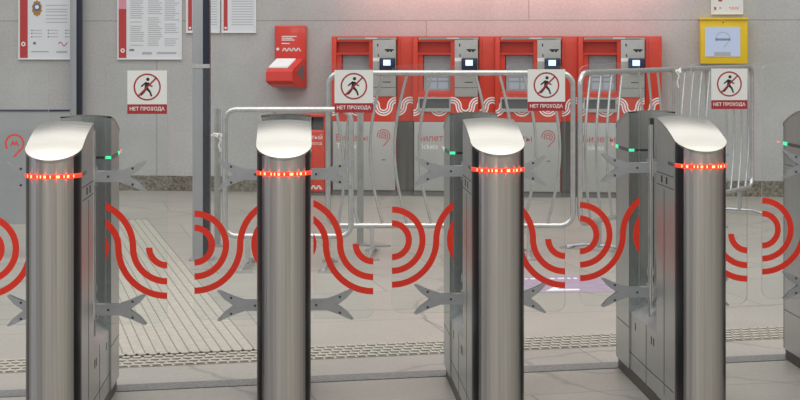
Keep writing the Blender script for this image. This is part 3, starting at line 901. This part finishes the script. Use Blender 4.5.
# red litter bin
X, Y = wall_at(313.5, .22); s = Y / F; zc = lambda y: H - (y - YH) * s
t = thing('litter_bin', 'red litter bin with a black slanted opening, lettered in white, left of the ticket machines', 'bin', (X, Y, 0), WR)
hw = 13.5 * s; b = MB()
b.box(-hw, hw, -.13, .13, .03, zc(129), 0, .02); b.box(-hw, hw, .05, .13, zc(131), zc(114), 0, .01)
b.box(-hw, -hw + .015, -.10, .06, zc(131), zc(116), 0); b.box(hw - .015, hw, -.10, .06, zc(131), zc(116), 0)
b.box(-hw, hw, -.13, .13, zc(116.5), zc(113.5), 0, .008)
b.build('body', 'red', t)
b = MB(); b.prism([(-.12, zc(131)), (.05, zc(131)), (.05, zc(117)), (-.06, zc(117))], -hw + .016, hw - .016, 'x', 0)
b.build('opening', 'black', t)['label'] = 'black opening'
b = MB()
put_text(b, 'Чистый', -hw*.82, zc(138.5), -.1312, hw*1.64, None, 0); put_text(b, 'город', -hw*.1, zc(144.5), -.1312, hw*.9, None, 0)
wave3(b, -hw*.8, hw*.8, zc(186), 2.6*s, (.9*s, 1.7*s), .6*s, -.1312, 0)
b.build('lettering', 'white', t)['label'] = 'white lettering and wave'
b = MB(); b.box(-hw*.9, hw*.9, -.11, .11, 0, .03, 0); b.build('base', 'plinth', t)

# ------------------------------------------------------------------ light
def area(name, loc, size, energy, col=(1, 1, 1), rot=(0, 0, 0)):
    l = bpy.data.lights.new(name, 'AREA'); l.shape = 'RECTANGLE'; l.size, l.size_y = size; l.energy = energy; l.color = col
    o = bpy.data.objects.new(name, l); C.objects.link(o); o.location = loc; o.rotation_euler = rot; return o
area('ceiling_lamp', (-.8, 8.0, 5.2), (10, 2.2), 130, (1, .98, .95))
area('ceiling_lamp', (.6, 12.2, 5.7), (11, 2.6), 70, (1, .98, .95))
area('ceiling_lamp', (0, 2.0, 4.6), (9, 2.4), 120, (1, .97, .93))
lm = area('machine_sign_lamp', (.98, 14.42, 2.12), (2.9, .10), 7, (1, .38, .34), (math.radians(62), 0, WR))
lm.data.spread = math.radians(130)

w = bpy.data.worlds.new('station_hall'); bpy.context.scene.world = w; w.use_nodes = True
nt = w.node_tree; L = nt.links.new
bg = nt.nodes['Background']
def nd(t, **k):
    n = nt.nodes.new(t)
    for a, v in k.items(): setattr(n, a, v)
    return n
tc = nd('ShaderNodeTexCoord'); sep = nd('ShaderNodeSeparateXYZ'); L(tc.outputs['Generated'], sep.inputs[0])
# brightness by height: dim hall at eye level, pale vault overhead
mr = nd('ShaderNodeMapRange'); mr.inputs['From Min'].default_value = -1; mr.inputs['From Max'].default_value = 1
L(sep.outputs['Z'], mr.inputs['Value'])
rp = nd('ShaderNodeValToRGB'); L(mr.outputs['Result'], rp.inputs['Fac'])
def stops(ramp, pts):
    E = ramp.color_ramp.elements
    E[0].position, E[1].position = pts[0][0], pts[-1][0]
    E[0].color = (*pts[0][1], 1); E[1].color = (*pts[-1][1], 1)
    for p, c in pts[1:-1]: E.new(p).color = (*c, 1)
def g(v, a=1.0, b=1.0): return (v, v * a, v * b)
stops(rp, [(0, g(.35)), (.50, g(.46)), (.60, g(.52)), (.68, g(.50)), (.735, g(.42)), (.775, g(1.08)), (1, g(1.2))])
# brightness by direction: invented bright and dark bands, added to streak the steel
at = nd('ShaderNodeMath', operation='ARCTAN2'); L(sep.outputs['X'], at.inputs[0])
ng = nd('ShaderNodeMath', operation='MULTIPLY'); ng.inputs[1].default_value = -1; L(sep.outputs['Y'], ng.inputs[0]); L(ng.outputs[0], at.inputs[1])
am = nd('ShaderNodeMapRange'); am.inputs['From Min'].default_value = -PI; am.inputs['From Max'].default_value = PI
L(at.outputs[0], am.inputs['Value'])
ap = nd('ShaderNodeValToRGB'); L(am.outputs['Result'], ap.inputs['Fac'])
def az(d): return .5 + d / 360                                   # degrees from straight behind the camera, right positive
stops(ap, [(az(-180), g(1.0)), (az(-125), g(.55)), (az(-102), g(.35)), (az(-88), (1.5, 1.62, 1.9)), (az(-72), (1.45, 1.55, 1.8)), (az(-60), g(.40)),
           (az(-40), g(.50)), (az(-24), g(1.25, 1, 1)), (az(-10), g(1.2, 1, .98)), (az(4), g(.80, .98, .94)), (az(28), g(.95, .97, .90)),
           (az(60), g(1.05, .97, .88)), (az(85), g(.6)), (az(110), g(.5)), (az(180), g(1.0))])
mul = nd('ShaderNodeMix', data_type='RGBA', blend_type='MULTIPLY'); mul.inputs['Factor'].default_value = 1
L(rp.outputs['Color'], mul.inputs['A']); L(ap.outputs['Color'], mul.inputs['B'])
L(mul.outputs['Result'], bg.inputs['Color']); bg.inputs['Strength'].default_value = 1.05

# ------------------------------------------------------------------ camera
cam = bpy.data.cameras.new('camera'); co = bpy.data.objects.new('camera', cam); C.objects.link(co)
co.location = (0, 0, H); co.rotation_euler = (PI / 2, 0, 0)
cam.sensor_width = 36; cam.lens = 36 * F / 800
cam.shift_x = 0; cam.shift_y = -(200 - YH) / 800
cam.clip_end = 100
sc = bpy.context.scene; sc.camera = co
vs = sc.view_settings
vs.view_transform = 'Standard'; vs.look = 'None'; vs.gamma = 1; vs.use_curve_mapping = False; vs.exposure = 0.25
